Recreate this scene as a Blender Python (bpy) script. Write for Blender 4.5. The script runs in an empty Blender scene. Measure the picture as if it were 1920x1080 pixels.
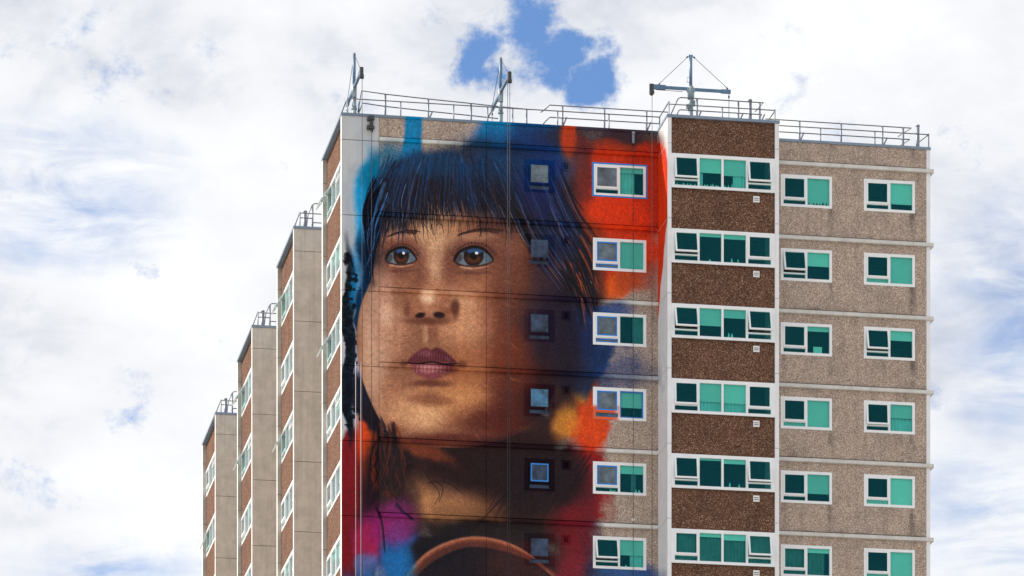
import bpy, bmesh, math, random
import numpy as np
from mathutils import Vector, Matrix
S = bpy.context.scene
random.seed(5)
GZ = 62.0                                        # height of the top floor joint above the ground
# ---------------------------------------------------------------- camera
cam_d = bpy.data.cameras.new('camera'); cam = bpy.data.objects.new('camera', cam_d)
S.collection.objects.link(cam); S.camera = cam
cam.location = (-25.43, -179.77, GZ-60.38)
cam.rotation_euler = (math.radians(90), 0, -0.1748)
cam_d.sensor_width = 36; cam_d.lens = 9308.4/1920*36
cam_d.shift_y = 2818.4/1920; cam_d.clip_end = 20000; cam_d.clip_start = 1
# ---------------------------------------------------------------- sky and sun
SUN_EL, SUN_AZ = 41.0, -62.0                     # azimuth from +Y (behind the gable) towards -X
sd = Vector((math.sin(math.radians(SUN_AZ))*math.cos(math.radians(SUN_EL)), math.cos(math.radians(SUN_AZ))*math.cos(math.radians(SUN_EL)), math.sin(math.radians(SUN_EL))))
sl = bpy.data.lights.new('sun', 'SUN'); sun = bpy.data.objects.new('sun', sl); S.collection.objects.link(sun)
sl.energy = 4.9; sl.angle = math.radians(.6); sl.color = (1, .91, .78)
sun.rotation_euler = (-sd).to_track_quat('-Z', 'Y').to_euler(); sun.location = (-60, 40, 150)
w = bpy.data.worlds.new('World'); S.world = w; w.use_nodes = True
nt = w.node_tree; N = nt.nodes; Lk = nt.links; N.clear()
def nd(tree, t, **k):
    n = tree.nodes.new(t)
    for a, b in k.items():
        if a == 'ins':
            for i, v in b.items(): n.inputs[i].default_value = v
        else: setattr(n, a, b)
    return n
def wn(t, **k): return nd(nt, t, **k)
def mth(tree, op, a, b=None, c=None, clamp=False):
    n = tree.nodes.new('ShaderNodeMath'); n.operation = op; n.use_clamp = clamp
    for i, v in enumerate((a, b, c)):
        if v is None: continue
        if hasattr(v, 'links') or hasattr(v, 'is_linked'): tree.links.new(v, n.inputs[i])
        else: n.inputs[i].default_value = v
    return n.outputs[0]
W_ = lambda op, a, b=None, c=None, clamp=False: mth(nt, op, a, b, c, clamp)
def sstep(tree, x, a, b, o0=0., o1=1.):
    n = nd(tree, 'ShaderNodeMapRange', interpolation_type='SMOOTHSTEP')
    tree.links.new(x, n.inputs[0])
    for i, v in zip((1, 2, 3, 4), (a, b, o0, o1)): n.inputs[i].default_value = v
    return n.outputs[0]
sky = wn('ShaderNodeTexSky', sky_type='NISHITA', sun_disc=False)
sky.sun_elevation = math.radians(SUN_EL); sky.sun_rotation = math.radians(SUN_AZ)
sky.air_density = 1.0; sky.dust_density = .05; sky.ozone_density = 6.0; sky.altitude = 1800
geo = wn('ShaderNodeTexCoord'); D = geo.outputs['Generated']
def mapv(sc, loc=(0, 0, 0)):
    m = wn('ShaderNodeMapping'); Lk.new(D, m.inputs[0]); m.inputs['Scale'].default_value = sc; m.inputs['Location'].default_value = loc; return m.outputs[0]
def noise(v, scale, detail=8, rough=.55, dist=0.):
    n = wn('ShaderNodeTexNoise', ins={'Scale': scale, 'Detail': detail, 'Roughness': rough, 'Distortion': dist}); Lk.new(v, n.inputs['Vector']); return n.outputs[0]
edge = noise(mapv((1, 1, 1.25), (3.1, 0, .4)), 62, 12, .66, .15)
big = noise(mapv((1, 1, 1.7), (.3, 1.2, 2.)), 16, 7, .52, .3)
fine = noise(mapv((1, 1, 1.8), (5, 2, 1.)), 60, 10, .6, .4)
cir = noise(mapv((1, 1, 3.4), (1, 7, 2)), 34, 9, .6, .5)
wv = wn('ShaderNodeTexNoise', ins={'Scale': 46, 'Detail': 7, 'Roughness': .6}); Lk.new(D, wv.inputs['Vector'])
ws = wn('ShaderNodeVectorMath', operation='MULTIPLY_ADD'); Lk.new(wv.outputs['Color'], ws.inputs[0]); ws.inputs[1].default_value = (.026, .026, .026); ws.inputs[2].default_value = (-.013, -.013, -.013)
wd = wn('ShaderNodeVectorMath', operation='ADD'); Lk.new(D, wd.inputs[0]); Lk.new(ws.outputs[0], wd.inputs[1]); DW = wd.outputs[0]
def near(d0, r0, r1, sx=1., sz=1.):
    s = wn('ShaderNodeVectorMath', operation='SUBTRACT'); Lk.new(DW, s.inputs[0]); s.inputs[1].default_value = d0
    m = wn('ShaderNodeVectorMath', operation='MULTIPLY'); Lk.new(s.outputs[0], m.inputs[0]); m.inputs[1].default_value = (1/sx, 1/sx, 1/sz)
    l = wn('ShaderNodeVectorMath', operation='LENGTH'); Lk.new(m.outputs[0], l.inputs[0])
    return sstep(nt, l.outputs['Value'], r0, r1, 1., 0.)
def vmax(*a):
    o = a[0]
    for b in a[1:]: o = W_('MAXIMUM', o, b)
    return o
HARD = vmax(near((.1655, .9270, .3385), .000, .0150, .75, 1.2), near((.1735, .9277, .3320), .000, .0120, .9, .9), near((.1790, .9284, .3262), .000, .0095, 1.2, .9),
            near((.1568, .931, .3300), .000, .0090, .9, 1.4))
SOFT = vmax(near((.078, .9495, .3040), .002, .026, 1.5, .7), near((.265, .9244, .285), .002, .032, .8, 1.3), near((.262, .9345, .247), .002, .026, 1., .8), near((.0904, .9668, .2370), .001, .016, 1.4, .7))
hole = W_('ADD', W_('MULTIPLY', HARD, .62), W_('MULTIPLY', W_('SUBTRACT', edge, .5), 1.5))
blue1 = sstep(nt, hole, .10, .50)
blue2 = W_('MULTIPLY', W_('ADD', W_('MULTIPLY', SOFT, .75), .02), sstep(nt, cir, .30, .66))
blue = W_('MAXIMUM', blue1, blue2)
GREY = vmax(near((.116, .9385, .3270), .004, .030, 1.3, .7), near((.0700, .94, .3370), .002, .018))
shade = W_('SUBTRACT', W_('ADD', W_('MULTIPLY', big, .76), W_('MULTIPLY', fine, .24)), W_('MULTIPLY', GREY, .09))
cr = wn('ShaderNodeValToRGB'); Lk.new(shade, cr.inputs[0]); e = cr.color_ramp.elements
CL = 8.7
e[0].position = .34; e[0].color = (.47, .495, .555, 1); e[1].position = .62; e[1].color = (.765, .77, .775, 1)
n_ = e.new(.46); n_.color = (.665, .675, .70, 1)
sc = wn('ShaderNodeVectorMath', operation='SCALE'); Lk.new(cr.outputs[0], sc.inputs[0]); sc.inputs['Scale'].default_value = CL
mx = wn('ShaderNodeMix', data_type='RGBA'); Lk.new(blue, mx.inputs[0]); Lk.new(sc.outputs[0], mx.inputs[6]); Lk.new(sky.outputs[0], mx.inputs[7])
bg = wn('ShaderNodeBackground'); bg.inputs[1].default_value = .115; Lk.new(mx.outputs[2], bg.inputs[0])
wo = wn('ShaderNodeOutputWorld'); Lk.new(bg.outputs[0], wo.inputs[0])
S.view_settings.view_transform = 'Standard'; S.view_settings.look = 'None'
S.view_settings.exposure = 0.45; S.view_settings.gamma = 1; S.view_settings.use_curve_mapping = False
S.render.engine = 'CYCLES'
# ---------------------------------------------------------------- mural paint
# The gable mural is flat print on the wall: a generic stand-in (a child's portrait in spray paint),
# computed here stroke by stroke in wall coordinates, never loaded from a file.
def paint_mural():
    ST = 0.0135                                  # metres per texel
    U0, U1, Z0, Z1 = 0.0, 13.6, -19.4, 1.05      # u along wall (past 11.8 round the bay side), z
    W = int((U1-U0)/ST); H = int((Z1-Z0)/ST)
    rng = np.random.default_rng(11)
    u = (np.arange(W)+.5)*ST+U0; z = (np.arange(H)+.5)*ST+Z0
    UU, ZZ = np.meshgrid(u, z)
    XX = np.minimum(UU, 11.8); YY = np.where(UU > 11.8, -(UU-11.8), 0.0)
    # drawing units: the muralist's grid seen square-on from the viewing spot
    cy_, sy_ = math.cos(.1748), math.sin(.1748)
    dx = XX+25.43; dy = YY+179.77; dz = ZZ+60.38
    dep = dx*sy_+dy*cy_
    GX = (960+9308.4*(dx*cy_-dy*sy_)/dep).astype(np.float32)
    GY = (3358.4-9308.4*dz/dep).astype(np.float32)
    def vnoise(n0, octs=5, seed=0, ay=1.0, p=.5):
        r = np.random.default_rng(seed); out = np.zeros((H, W), np.float32); a = 1; tot = 0
        for o in range(octs):
            nx = int(n0*2**o)+2; ny = int(n0*2**o*H/W*ay)+2
            g = r.random((ny+1, nx+1)).astype(np.float32)
            xs = np.linspace(0, nx-1e-3, W); ys = np.linspace(0, ny-1e-3, H)
            xi = xs.astype(int); yi = ys.astype(int)
            fx = (xs-xi).astype(np.float32); fy = (ys-yi).astype(np.float32)
            fx = fx*fx*(3-2*fx); fy = fy*fy*(3-2*fy)
            r0 = g[yi][:, xi]*(1-fx)+g[yi][:, xi+1]*fx
            r1 = g[yi+1][:, xi]*(1-fx)+g[yi+1][:, xi+1]*fx
            out += a*(r0*(1-fy)[:, None]+r1*fy[:, None]); tot += a; a *= p
        return out/tot-.5
    nA = vnoise(8, 6, 1); nB = vnoise(8, 6, 2); nV = vnoise(60, 3, 3, .12); nS = vnoise(160, 3, 4); nC = vnoise(22, 5, 5)
    col = np.zeros((H, W, 3), np.float32); al = np.zeros((H, W), np.float32)
    def C(*c): return np.array(c, np.float32)/255
    def lay(m, c, sl=None):
        if sl is None: sl = (slice(None), slice(None))
        a = al[sl]; na = m+a*(1-m)
        cc = col[sl]; k = (m/np.maximum(na, 1e-4))[..., None]
        col[sl] = cc*(1-k)+c*k; al[sl] = na
    def blob(x, y, rx, ry, c, a=1., rot=0., soft=.6, warp=26, n=None):
        n1 = nA if n is None else n
        m_ = max(rx, ry)*(1+soft)+warp
        sl = bbox(x-m_, y-m_, x+m_, y+m_)
        if sl is None: return
        X = GX[sl]+n1[sl]*warp*2-x; Y = GY[sl]+nB[sl]*warp*2-y
        c_, s_ = math.cos(math.radians(rot)), math.sin(math.radians(rot))
        r = np.sqrt(((X*c_+Y*s_)/rx)**2+((-X*s_+Y*c_)/ry)**2)
        t = np.clip((1+soft*.5-r)/soft, 0, 1); t = t*t*(3-2*t)
        lay(t*a, C(*c), sl)
    KX = (GX[H//2, 1:]-GX[H//2, :-1]).mean()
    colx = GX[H//2]
    def bbox(x0, y0, x1, y1):
        i0 = np.searchsorted(colx, x0); i1 = np.searchsorted(colx, x1)
        i0 = max(0, i0-4); i1 = min(W, i1+4)
        if i1 <= i0: return None
        ya = GY[:, i0]; yb = GY[:, i1-1]         # descending with row
        rows = np.where((np.minimum(ya, yb) < y1+3) & (np.maximum(ya, yb) > y0-3))[0]
        if len(rows) == 0: return None
        return (slice(rows[0], rows[-1]+1), slice(i0, i1))
    def spline(P, n=8, closed=False):
        P = np.array(P, float); N = len(P); o = []
        rngk = range(N) if closed else range(N-1)
        for i in rngk:
            if closed: p0, p1, p2, p3 = P[i-1], P[i], P[(i+1) % N], P[(i+2) % N]
            else: p0, p1, p2, p3 = P[max(i-1, 0)], P[i], P[i+1], P[min(i+2, N-1)]
            for t in np.linspace(0, 1, n, endpoint=False):
                o.append(.5*((2*p1)+(-p0+p2)*t+(2*p0-5*p1+4*p2-p3)*t*t+(-p0+3*p1-3*p2+p3)*t**3))
        if not closed: o.append(P[-1])
        return np.array(o)
    def segd(X, Y, a, b):
        vx, vy = b-a; L = vx*vx+vy*vy+1e-9
        t = np.clip(((X-a[0])*vx+(Y-a[1])*vy)/L, 0, 1)
        return np.hypot(X-a[0]-t*vx, Y-a[1]-t*vy), t
    def poly(P, c, soft=6., a=1., warp=0., inner=None, n=6, ret=False, edge_out=1.):
        Q = spline(P, n, True); pad = soft*2+warp*2+4
        sl = bbox(Q[:, 0].min()-pad, Q[:, 1].min()-pad, Q[:, 0].max()+pad, Q[:, 1].max()+pad)
        if sl is None: return None
        X = GX[sl]+(nC[sl]*warp*2 if warp else 0); Y = GY[sl]+(nB[sl]*warp*2 if warp else 0)
        D = np.full(X.shape, 1e9, np.float32); ins = np.zeros(X.shape, bool)
        for i in range(len(Q)):
            p, q = Q[i-1], Q[i]
            d, _ = segd(X, Y, p, q); D = np.minimum(D, d)
            cr = ((p[1] > Y) != (q[1] > Y)) & (X < (q[0]-p[0])*(Y-p[1])/((q[1]-p[1]) or 1e-9)+p[0])
            ins ^= cr
        sd = np.where(ins, D, -D); t = np.clip(.5+sd/(2*soft), 0, 1); t = t*t*(3-2*t)
        if ret: return sl, t
        lay(t*a, C(*c), sl)
    def stroke(P, w0, w1, c, a=1., n=6, soft=.8):
        Q = spline(P, n); pad = max(w0, w1)+3
        sl = bbox(Q[:, 0].min()-pad, Q[:, 1].min()-pad, Q[:, 0].max()+pad, Q[:, 1].max()+pad)
        if sl is None: return
        X = GX[sl]; Y = GY[sl]; M = np.zeros(X.shape, np.float32); N = len(Q)-1
        for i in range(N):
            d, t = segd(X, Y, Q[i], Q[i+1]); s = (i+t)/N
            w = (w0*(1-s)+w1*s)*np.minimum(1, np.minimum(s*8+.25, (1-s)*5+.1))
            M = np.maximum(M, np.clip((w-d)/soft+.5, 0, 1))
        lay(M*a, C(*c), sl)
    U = lambda a, b: float(rng.uniform(a, b))
    # ---- colour fields
    blob(700, 640, 62, 520, (66, 92, 120), .0)
    blob(676, 420, 20, 170, (150, 165, 180), .35)
    blob(696, 400, 24, 120, (20, 150, 200), .95, warp=20)
    blob(735, 320, 50, 60, (18, 110, 140), .85); blob(735, 370, 40, 70, (14, 120, 160), .8)
    blob(774, 300, 19, 120, (10, 125, 170), 1., warp=8, soft=.35); blob(800, 330, 60, 50, (20, 80, 120), .7)
    blob(985, 250, 95, 52, (12, 125, 170), 1., warp=26, soft=.35); blob(960, 300, 120, 60, (10, 100, 150), .95)
    blob(1000, 340, 62, 110, (16, 60, 110), 1.); blob(1030, 400, 40, 70, (14, 40, 80), .9)
    blob(1120, 262, 100, 34, (52, 38, 56), .85, warp=14); blob(1190, 262, 60, 30, (60, 42, 50), .8, warp=10)
    blob(1170, 275, 60, 16, (150, 52, 30), .6)
    blob(1160, 370, 96, 96, (186, 58, 26), 1., warp=16, soft=.4); blob(1220, 350, 60, 90, (168, 50, 26), .95, soft=.3)
    blob(1066, 300, 18, 110, (190, 66, 30), .9, warp=10); blob(1094, 330, 26, 80, (104, 44, 44), .85)
    blob(1150, 400, 60, 40, (206, 62, 24), .9); blob(1150, 490, 78, 56, (184, 62, 28), .95, warp=20)
    blob(1180, 470, 50, 40, (196, 62, 28), .8); blob(1165, 540, 48, 24, (210, 96, 34), .9); blob(1195, 530, 40, 30, (150, 66, 46), .6)
    blob(1090, 500, 46, 90, (140, 62, 40), 1.); blob(1050, 520, 50, 80, (120, 70, 54), 1.)
    blob(1110, 620, 56, 62, (30, 70, 120), .95, warp=44, soft=.9, n=nC); blob(1080, 660, 60, 60, (18, 48, 88), 1., warp=44, soft=.9, n=nC)
    blob(1160, 690, 62, 30, (28, 66, 116), .7, warp=40, soft=1.2, n=nC); blob(1142, 580, 42, 14, (38, 78, 136), .8, warp=16, soft=.9)
    blob(1060, 720, 60, 60, (34, 44, 72), .9); blob(1020, 660, 50, 60, (44, 38, 54), .9)
    blob(1066, 780, 44, 44, (196, 132, 56), .9, warp=40, soft=1., n=nC); blob(1036, 816, 44, 28, (176, 116, 60), .8)
    blob(1106, 800, 34, 48, (196, 72, 32), 1., warp=30, soft=.7, n=nC); blob(1120, 770, 20, 60, (196, 74, 34), .8)
    blob(1090, 900, 52, 66, (140, 30, 38), 1., warp=30, soft=.7, n=nC); blob(1100, 950, 44, 40, (140, 34, 40), 1., soft=.8, n=nC); blob(1060, 930, 60, 70, (86, 30, 44), .9)
    blob(1070, 1010, 40, 60, (122, 34, 48), .9); blob(1000, 940, 60, 60, (50, 36, 44), .95)
    blob(1150, 1085, 90, 30, (26, 84, 140), .9, warp=20); blob(1110, 1030, 30, 60, (64, 44, 84), .7)
    # lower left
    blob(668, 1000, 42, 210, (122, 34, 42), 1., warp=10, soft=.25); blob(668, 720, 34, 90, (168, 170, 186), .9, warp=14)
    blob(655, 860, 22, 60, (128, 36, 44), 1., warp=16, soft=.3)
    blob(692, 830, 24, 74, (206, 80, 40), 1., warp=14); blob(740, 900, 66, 90, (66, 38, 38), 1.); blob(728, 880, 26, 56, (150, 64, 36), .8)
    blob(770, 880, 40, 76, (26, 22, 34), 1.); blob(700, 960, 26, 60, (48, 32, 44), .8)
    blob(730, 1010, 62, 62, (124, 40, 96), 1., warp=16, soft=.6); blob(762, 960, 36, 30, (108, 50, 110), 1.)
    blob(690, 1030, 22, 50, (160, 44, 86), .9); blob(756, 1040, 44, 60, (20, 104, 160), .95, warp=20); blob(690, 1070, 22, 30, (90, 120, 170), .8)
    blob(760, 1180, 160, 110, (30, 96, 150), .9); blob(1000, 1180, 200, 110, (70, 40, 44), .95)
    blob(655, 640, 12, 190, (22, 34, 48), .95, warp=16, soft=.35); blob(672, 520, 18, 60, (30, 130, 180), .8)
    blob(684, 560, 16, 120, (14, 52, 84), .95); blob(690, 760, 20, 70, (24, 30, 46), .9, rot=-20)
    for k in range(150):
        x = 646+abs(rng.normal())*11; y = U(470, 800)
        blob(x, y, U(1.5, 5), U(1.5, 6), (20, 28, 38), .8, warp=3, soft=.5)
    # ---- face (a plain, generic child's face turned to the left)
    FACE = [(716, 400), (704, 470), (697, 520), (676, 575), (669, 630), (674, 690), (692, 745), (720, 797), (766, 830),
            (815, 838), (900, 836), (990, 800), (1040, 735), (1058, 650), (1074, 560), (1062, 470), (1036, 420), (960, 392), (840, 384), (760, 388)]
    NECK = [(752, 815), (784, 862), (796, 905), (794, 960), (830, 985), (960, 1000), (1040, 985), (1030, 880), (1020, 780), (900, 790)]
    blob(900, 900, 170, 110, (44, 28, 32), 1., soft=.5)
    poly(NECK, (100, 62, 44), 7)
    blob(836, 940, 56, 56, (176, 128, 92), .95, soft=1.); blob(900, 960, 90, 34, (118, 82, 58), .6, soft=1.); blob(800, 905, 14, 50, (178, 126, 86), .5, soft=1.)
    blob(910, 872, 160, 50, (34, 18, 26), .95, warp=12, soft=.9); blob(1000, 900, 80, 80, (34, 20, 30), .95, soft=.9); blob(810, 850, 50, 14, (140, 70, 44), .7, soft=1., rot=20)
    blob(920, 992, 140, 22, (24, 20, 28), .95, soft=.9)
    m = poly(FACE, None, 2.0, ret=True)
    sl, mask = m; lay(mask, C(150, 100, 74), sl)
    keep = (col.copy(), al.copy())
    F = lambda *a, **k: blob(*a, **{**dict(soft=1.25, warp=9), **k})
    F(704, 640, 26, 120, (206, 164, 134), .85); F(716, 560, 22, 60, (186, 140, 116), .7); F(690, 700, 14, 60, (196, 152, 120), .5)
    F(816, 430, 40, 54, (216, 176, 132), .75); F(800, 470, 26, 40, (208, 160, 120), .55); F(870, 424, 60, 22, (170, 116, 84), .6); F(740, 428, 26, 22, (168, 118, 88), .6)
    F(820, 500, 14, 48, (210, 164, 126), .7); F(786, 520, 14, 40, (120, 72, 56), .55); F(850, 520, 20, 34, (122, 74, 58), .6)
    F(900, 580, 80, 60, (178, 118, 84), .8); F(880, 610, 50, 40, (208, 152, 112), .75); F(866, 560, 30, 16, (220, 172, 134), .5, rot=20)
    F(735, 620, 30, 50, (190, 138, 108), .7); F(726, 590, 14, 20, (224, 184, 152), .5)
    F(900, 710, 80, 60, (176, 110, 70), .8); F(850, 760, 70, 36, (206, 146, 94), .8); F(770, 770, 50, 34, (210, 156, 112), .8); F(736, 735, 22, 28, (176, 122, 90), .5)
    F(812, 786, 34, 20, (224, 172, 126), .6); F(812, 748, 40, 12, (128, 76, 56), .7)
    F(990, 640, 70, 150, (92, 42, 32), .85); F(1040, 620, 46, 180, (44, 24, 36), .95); F(1000, 730, 70, 70, (56, 24, 30), .95); F(950, 790, 90, 36, (86, 34, 28), .9)
    F(980, 530, 50, 60, (112, 66, 50), .8); F(1030, 500, 36, 70, (62, 40, 48), .9); F(960, 690, 36, 60, (140, 66, 38), .5); F(960, 426, 70, 26, (92, 56, 48), .85)
    F(850, 828, 150, 12, (96, 44, 36), .85); F(730, 806, 30, 10, (120, 64, 48), .6)
    # eye hollows
    F(752, 478, 44, 34, (112, 66, 54), .75); F(888, 480, 56, 36, (112, 66, 54), .75); F(756, 444, 30, 8, (196, 146, 112), .5); F(890, 444, 40, 8, (196, 146, 112), .5)
    # nose
    F(808, 556, 30, 26, (186, 128, 94), .85, warp=4); F(802, 556, 15, 12, (234, 196, 160), .8, warp=3); F(776, 578, 13, 15, (160, 104, 76), .8, warp=4); F(842, 578, 15, 17, (134, 80, 58), .85, warp=4)
    F(838, 572, 7, 7, (190, 136, 104), .6, warp=2); F(856, 580, 7, 18, (80, 42, 34), .7, warp=3); F(764, 580, 6, 15, (104, 60, 48), .6, warp=3)
    F(808, 602, 40, 8, (96, 52, 40), .75, warp=4); F(812, 625, 10, 16, (126, 76, 58), .5, warp=3); F(798, 628, 5, 16, (210, 160, 124), .5, warp=2)
    blob(788, 591, 9, 5, (30, 14, 18), .95, warp=2, soft=.8, rot=-12); blob(824, 591, 11, 5.5, (28, 14, 18), .95, warp=2, soft=.8, rot=8)
    # mouth: closed, at rest
    poly([(764, 678), (782, 660), (798, 652), (808, 656), (820, 652), (838, 662), (856, 680), (836, 680), (808, 679), (782, 680)], (98, 44, 52), 3.0)
    poly([(768, 681), (786, 682), (808, 680), (834, 682), (852, 682), (838, 702), (810, 712), (782, 702)], (138, 72, 74), 3.6)
    F(798, 664, 14, 6, (146, 88, 92), .6, warp=2); F(804, 693, 22, 6, (206, 146, 140), .75, warp=2); F(846, 690, 12, 12, (84, 36, 40), .5, warp=3)
    stroke([(758, 680), (784, 682), (808, 679), (836, 683), (862, 681)], 1.8, 1.8, (34, 12, 20), .9)
    F(810, 719, 34, 6, (98, 54, 42), .8, warp=3); F(757, 682, 7, 7, (98, 56, 44), .6, warp=2); F(866, 684, 8, 8, (86, 44, 36), .6, warp=2)
    for k in range(30):
        x = 774+72*k/29
        stroke([(x, 664), (x+1, 677)], .8, .5, (70, 28, 38) if k % 2 else (150, 96, 102), .35)
        stroke([(x, 686), (x, 700)], .8, .5, (90, 40, 48) if k % 3 else (200, 144, 142), .35)
    # eyes
    def eye(cx, cy, w, h, tilt):
        c_, s_ = math.cos(tilt), math.sin(tilt)
        T = lambda a, b: (cx+(a*c_-b*s_)*w, cy+(a*s_+b*c_)*h)
        shape = [T(-1, .30), T(-.72, -.45), T(-.1, -.98), T(.5, -.72), T(1, .30), T(.55, .78), T(-.1, .92), T(-.7, .78)]
        poly([T(-1.12, .35), T(-.8, -.62), T(-.1, -1.22), T(.58, -.95), T(1.12, .32), T(.5, .95), T(-.1, 1.05), T(-.75, .95)], (52, 30, 30), 2.4)
        poly(shape, (112, 122, 124), 1.6)
        e = poly(shape, None, 1.6, ret=True); s0, m0 = e
        kc, ka = col[s0].copy(), al[s0].copy()
        blob(cx, cy-h*.8, w*1.1, h*.5, (60, 66, 76), .75, warp=1); blob(cx+w*.8, cy+h*.1, w*.3, h*.5, (84, 100, 110), .7, warp=2); blob(cx-w*.85, cy+h*.1, w*.25, h*.5, (70, 60, 66), .8, warp=2)
        ix, iy = cx, cy-h*.10
        blob(ix, iy, w*.54, h*1.12, (30, 18, 20), 1., warp=1, soft=.15)
        blob(ix, iy+h*.35, w*.40, h*.5, (96, 52, 34), .9, warp=2, soft=.9)
        blob(ix+w*.05, iy-h*.5, w*.42, h*.3, (52, 96, 140), .85, warp=2)
        blob(ix, iy, w*.22, h*.40, (10, 8, 12), 1., warp=1, soft=.3)
        blob(ix+w*.16, iy-h*.30, w*.09, h*.15, (236, 240, 246), 1., warp=1, soft=.4)
        col[s0] = kc*(1-m0[..., None])+col[s0]*m0[..., None]; al[s0] = np.maximum(ka, al[s0])
        stroke([T(-1.08, .45), T(-.8, -.5), T(-.1, -1.08), T(.55, -.82), T(1.12, .34)], 2.6, 2., (16, 10, 14), .95)
        stroke([T(-1.0, -.5), T(-.5, -1.3), T(.1, -1.5), T(.75, -1.15), T(1.3, -.05)], 1.4, 1.2, (84, 44, 40), .75)
        stroke([T(-.8, 1.05), T(0, 1.25), T(.9, .95)], 2.2, 1.2, (206, 158, 126), .6)
        blob(cx, cy+h*1.75, w*.9, h*.2, (100, 58, 48), .5, warp=2, soft=1.)
        for k in range(20):
            a = math.pi*(.95-.9*k/19); b = U(1.3, 1.6)
            stroke([T(math.cos(a)*1.05, -math.sin(a)*1.02+.1), T(math.cos(a)*1.2, -math.sin(a)*1.25+.02), T(math.cos(a)*b, -math.sin(a)*b-.1)], .8, .4, (22, 14, 18), .55, n=3)
    eye(752, 481, 27, 15.5, .03); eye(888, 482, 34, 17.5, .0)
    for k in range(60):
        t = k/59
        x = 724+52*t; stroke([(x, 446-8*math.sin(t*2.4)), (x+7, 441-9*math.sin(t*2.4)), (x+14, 440-8*math.sin(t*2.4))], 1., .5, (50, 30, 28), .4, n=3)
        x = 856+76*t; stroke([(x, 444-9*math.sin(t*2.6)), (x+7, 438-9*math.sin(t*2.6)), (x+14, 437-8*math.sin(t*2.6))], 1., .5, (44, 28, 28), .4, n=3)
    # skin brushwork, then confine the face to its outline
    for k in range(420):
        x, y = U(680, 960), U(400, 830)
        L = U(10, 34); a = U(-.5, .9); b = 1 if rng.random() < .5 else 0
        stroke([(x, y), (x+math.cos(a)*L*.5, y+math.sin(a)*L*.5+1), (x+math.cos(a)*L, y+math.sin(a)*L)], U(.8, 3), .6, (226, 182, 140) if b else (84, 46, 36), U(.04, .14), n=2, soft=2)
    M = np.zeros((H, W), np.float32); M[sl] = mask
    col *= np.array([.99, 1.02, 1.08], np.float32)
    blend = M[..., None]
    col[:] = keep[0]*(1-blend)+col*blend; al[:] = np.where(M > .01, np.maximum(al*M, keep[1]), keep[1])
    blob(1090, 600, 30, 70, (24, 40, 80), .7, warp=24)
    blob(1058, 640, 26, 130, (30, 24, 44), .85, warp=14, soft=1.2); blob(1030, 770, 40, 50, (36, 20, 34), .8, warp=14, soft=1.2, rot=30); blob(960, 832, 90, 16, (44, 22, 30), .8, warp=8, soft=1.2, rot=-8)
    # ---- hair: dark cap, then strands
    HAIR = [(694, 520), (688, 470), (694, 400), (712, 350), (748, 305), (810, 286), (880, 276), (960, 280), (1020, 300), (1066, 350),
            (1090, 430), (1116, 520), (1120, 560), (1080, 520), (1046, 450), (1010, 436), (940, 412), (880, 404), (820, 404), (760, 404), (730, 410), (712, 440), (704, 490)]
    poly(HAIR, (20, 26, 44), 26, .93, warp=14)
    blob(826, 385, 24, 34, (170, 128, 98), .75, warp=14); blob(862, 392, 16, 26, (150, 108, 84), .6); blob(766, 392, 26, 20, (120, 80, 70), .5)
    blob(930, 330, 100, 44, (16, 56, 104), .6, soft=1.2); blob(830, 320, 60, 26, (44, 40, 56), .5, soft=1.2); blob(880, 300, 50, 26, (80, 44, 44), .35, soft=1.2); blob(740, 340, 30, 30, (12, 66, 104), .6)
    blob(1000, 330, 70, 36, (14, 70, 120), .5)
    cols = [(10, 12, 22), (16, 20, 36), (14, 24, 46), (8, 10, 18), (22, 30, 52), (34, 22, 34)]
    for k in range(760):
        s = U(0, 1); r = s*2-1
        tx = 852+r*120+U(-14, 14); ty = U(284, 330)+abs(r)*16
        bx = 868+r*(185 if r > 0 else 172)+U(-10, 10)
        by = 400+U(-20, 14)+(abs(r)**2.2)*(64 if r < 0 else 56)+(U(0, 34) if rng.random() < .18 else 0)
        mx = tx+(bx-tx)*.42+r*10; my = ty+(by-ty)*.45
        c = cols[int(U(0, 5.99))]; w = U(.7, 2.6)
        if rng.random() < .13: c = [(96, 122, 160), (24, 76, 130), (120, 90, 84), (50, 70, 110)][int(U(0, 3.99))]; w = U(.5, 1.1)
        stroke([(tx, ty), (mx, my), (bx, by)], w, .5, c, U(.45, .95), n=5)
    for k in range(260):                           # faint upward brushing into the blue
        r = U(-1, 1); x = 860+r*150; y = U(296, 350)+abs(r)*20
        stroke([(x-r*10, y-U(10, 44)), (x, y), (x+r*20, y+50)], U(.8, 2.4), .8, [(14, 50, 92), (18, 26, 50), (60, 40, 50), (10, 80, 130)][int(U(0, 3.99))], U(.15, .5), n=3)
    for k in range(170):                           # left curtain of hair
        x = U(700, 730); y = U(330, 400); e = U(0, 1)
        c = cols[int(U(0, 5.99))] if rng.random() > .2 else (70, 120, 170)
        stroke([(x, y), (x-14-e*8, y+50), (690+e*14-U(0, 6), y+U(90, 150))], U(.8, 2.4), .6, c, U(.4, .9))
    for k in range(240):                           # right side, sweeping down
        x = U(950, 1050); y = U(310, 400); L = U(80, 190)
        c = cols[int(U(0, 5.99))] if rng.random() > .22 else [(90, 130, 180), (150, 130, 130), (110, 60, 50)][int(U(0, 2.99))]
        stroke([(x, y), (x+L*.22, y+L*.5), (x+L*.5, y+L*.9)], U(.8, 2.4), .5, c, U(.35, .9))
    for k in range(60):
        x = U(1050, 1090); y = U(430, 520)
        stroke([(x, y), (x+20, y+40), (x+34+U(-6, 6), y+U(70, 110))], U(.8, 3.0), .6, cols[k % 6] if k % 5 else (150, 74, 44), U(.4, .9))
    stroke([(1066, 520), (1092, 556), (1108, 600)], 5, 1.5, (14, 16, 26), .9)
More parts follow.
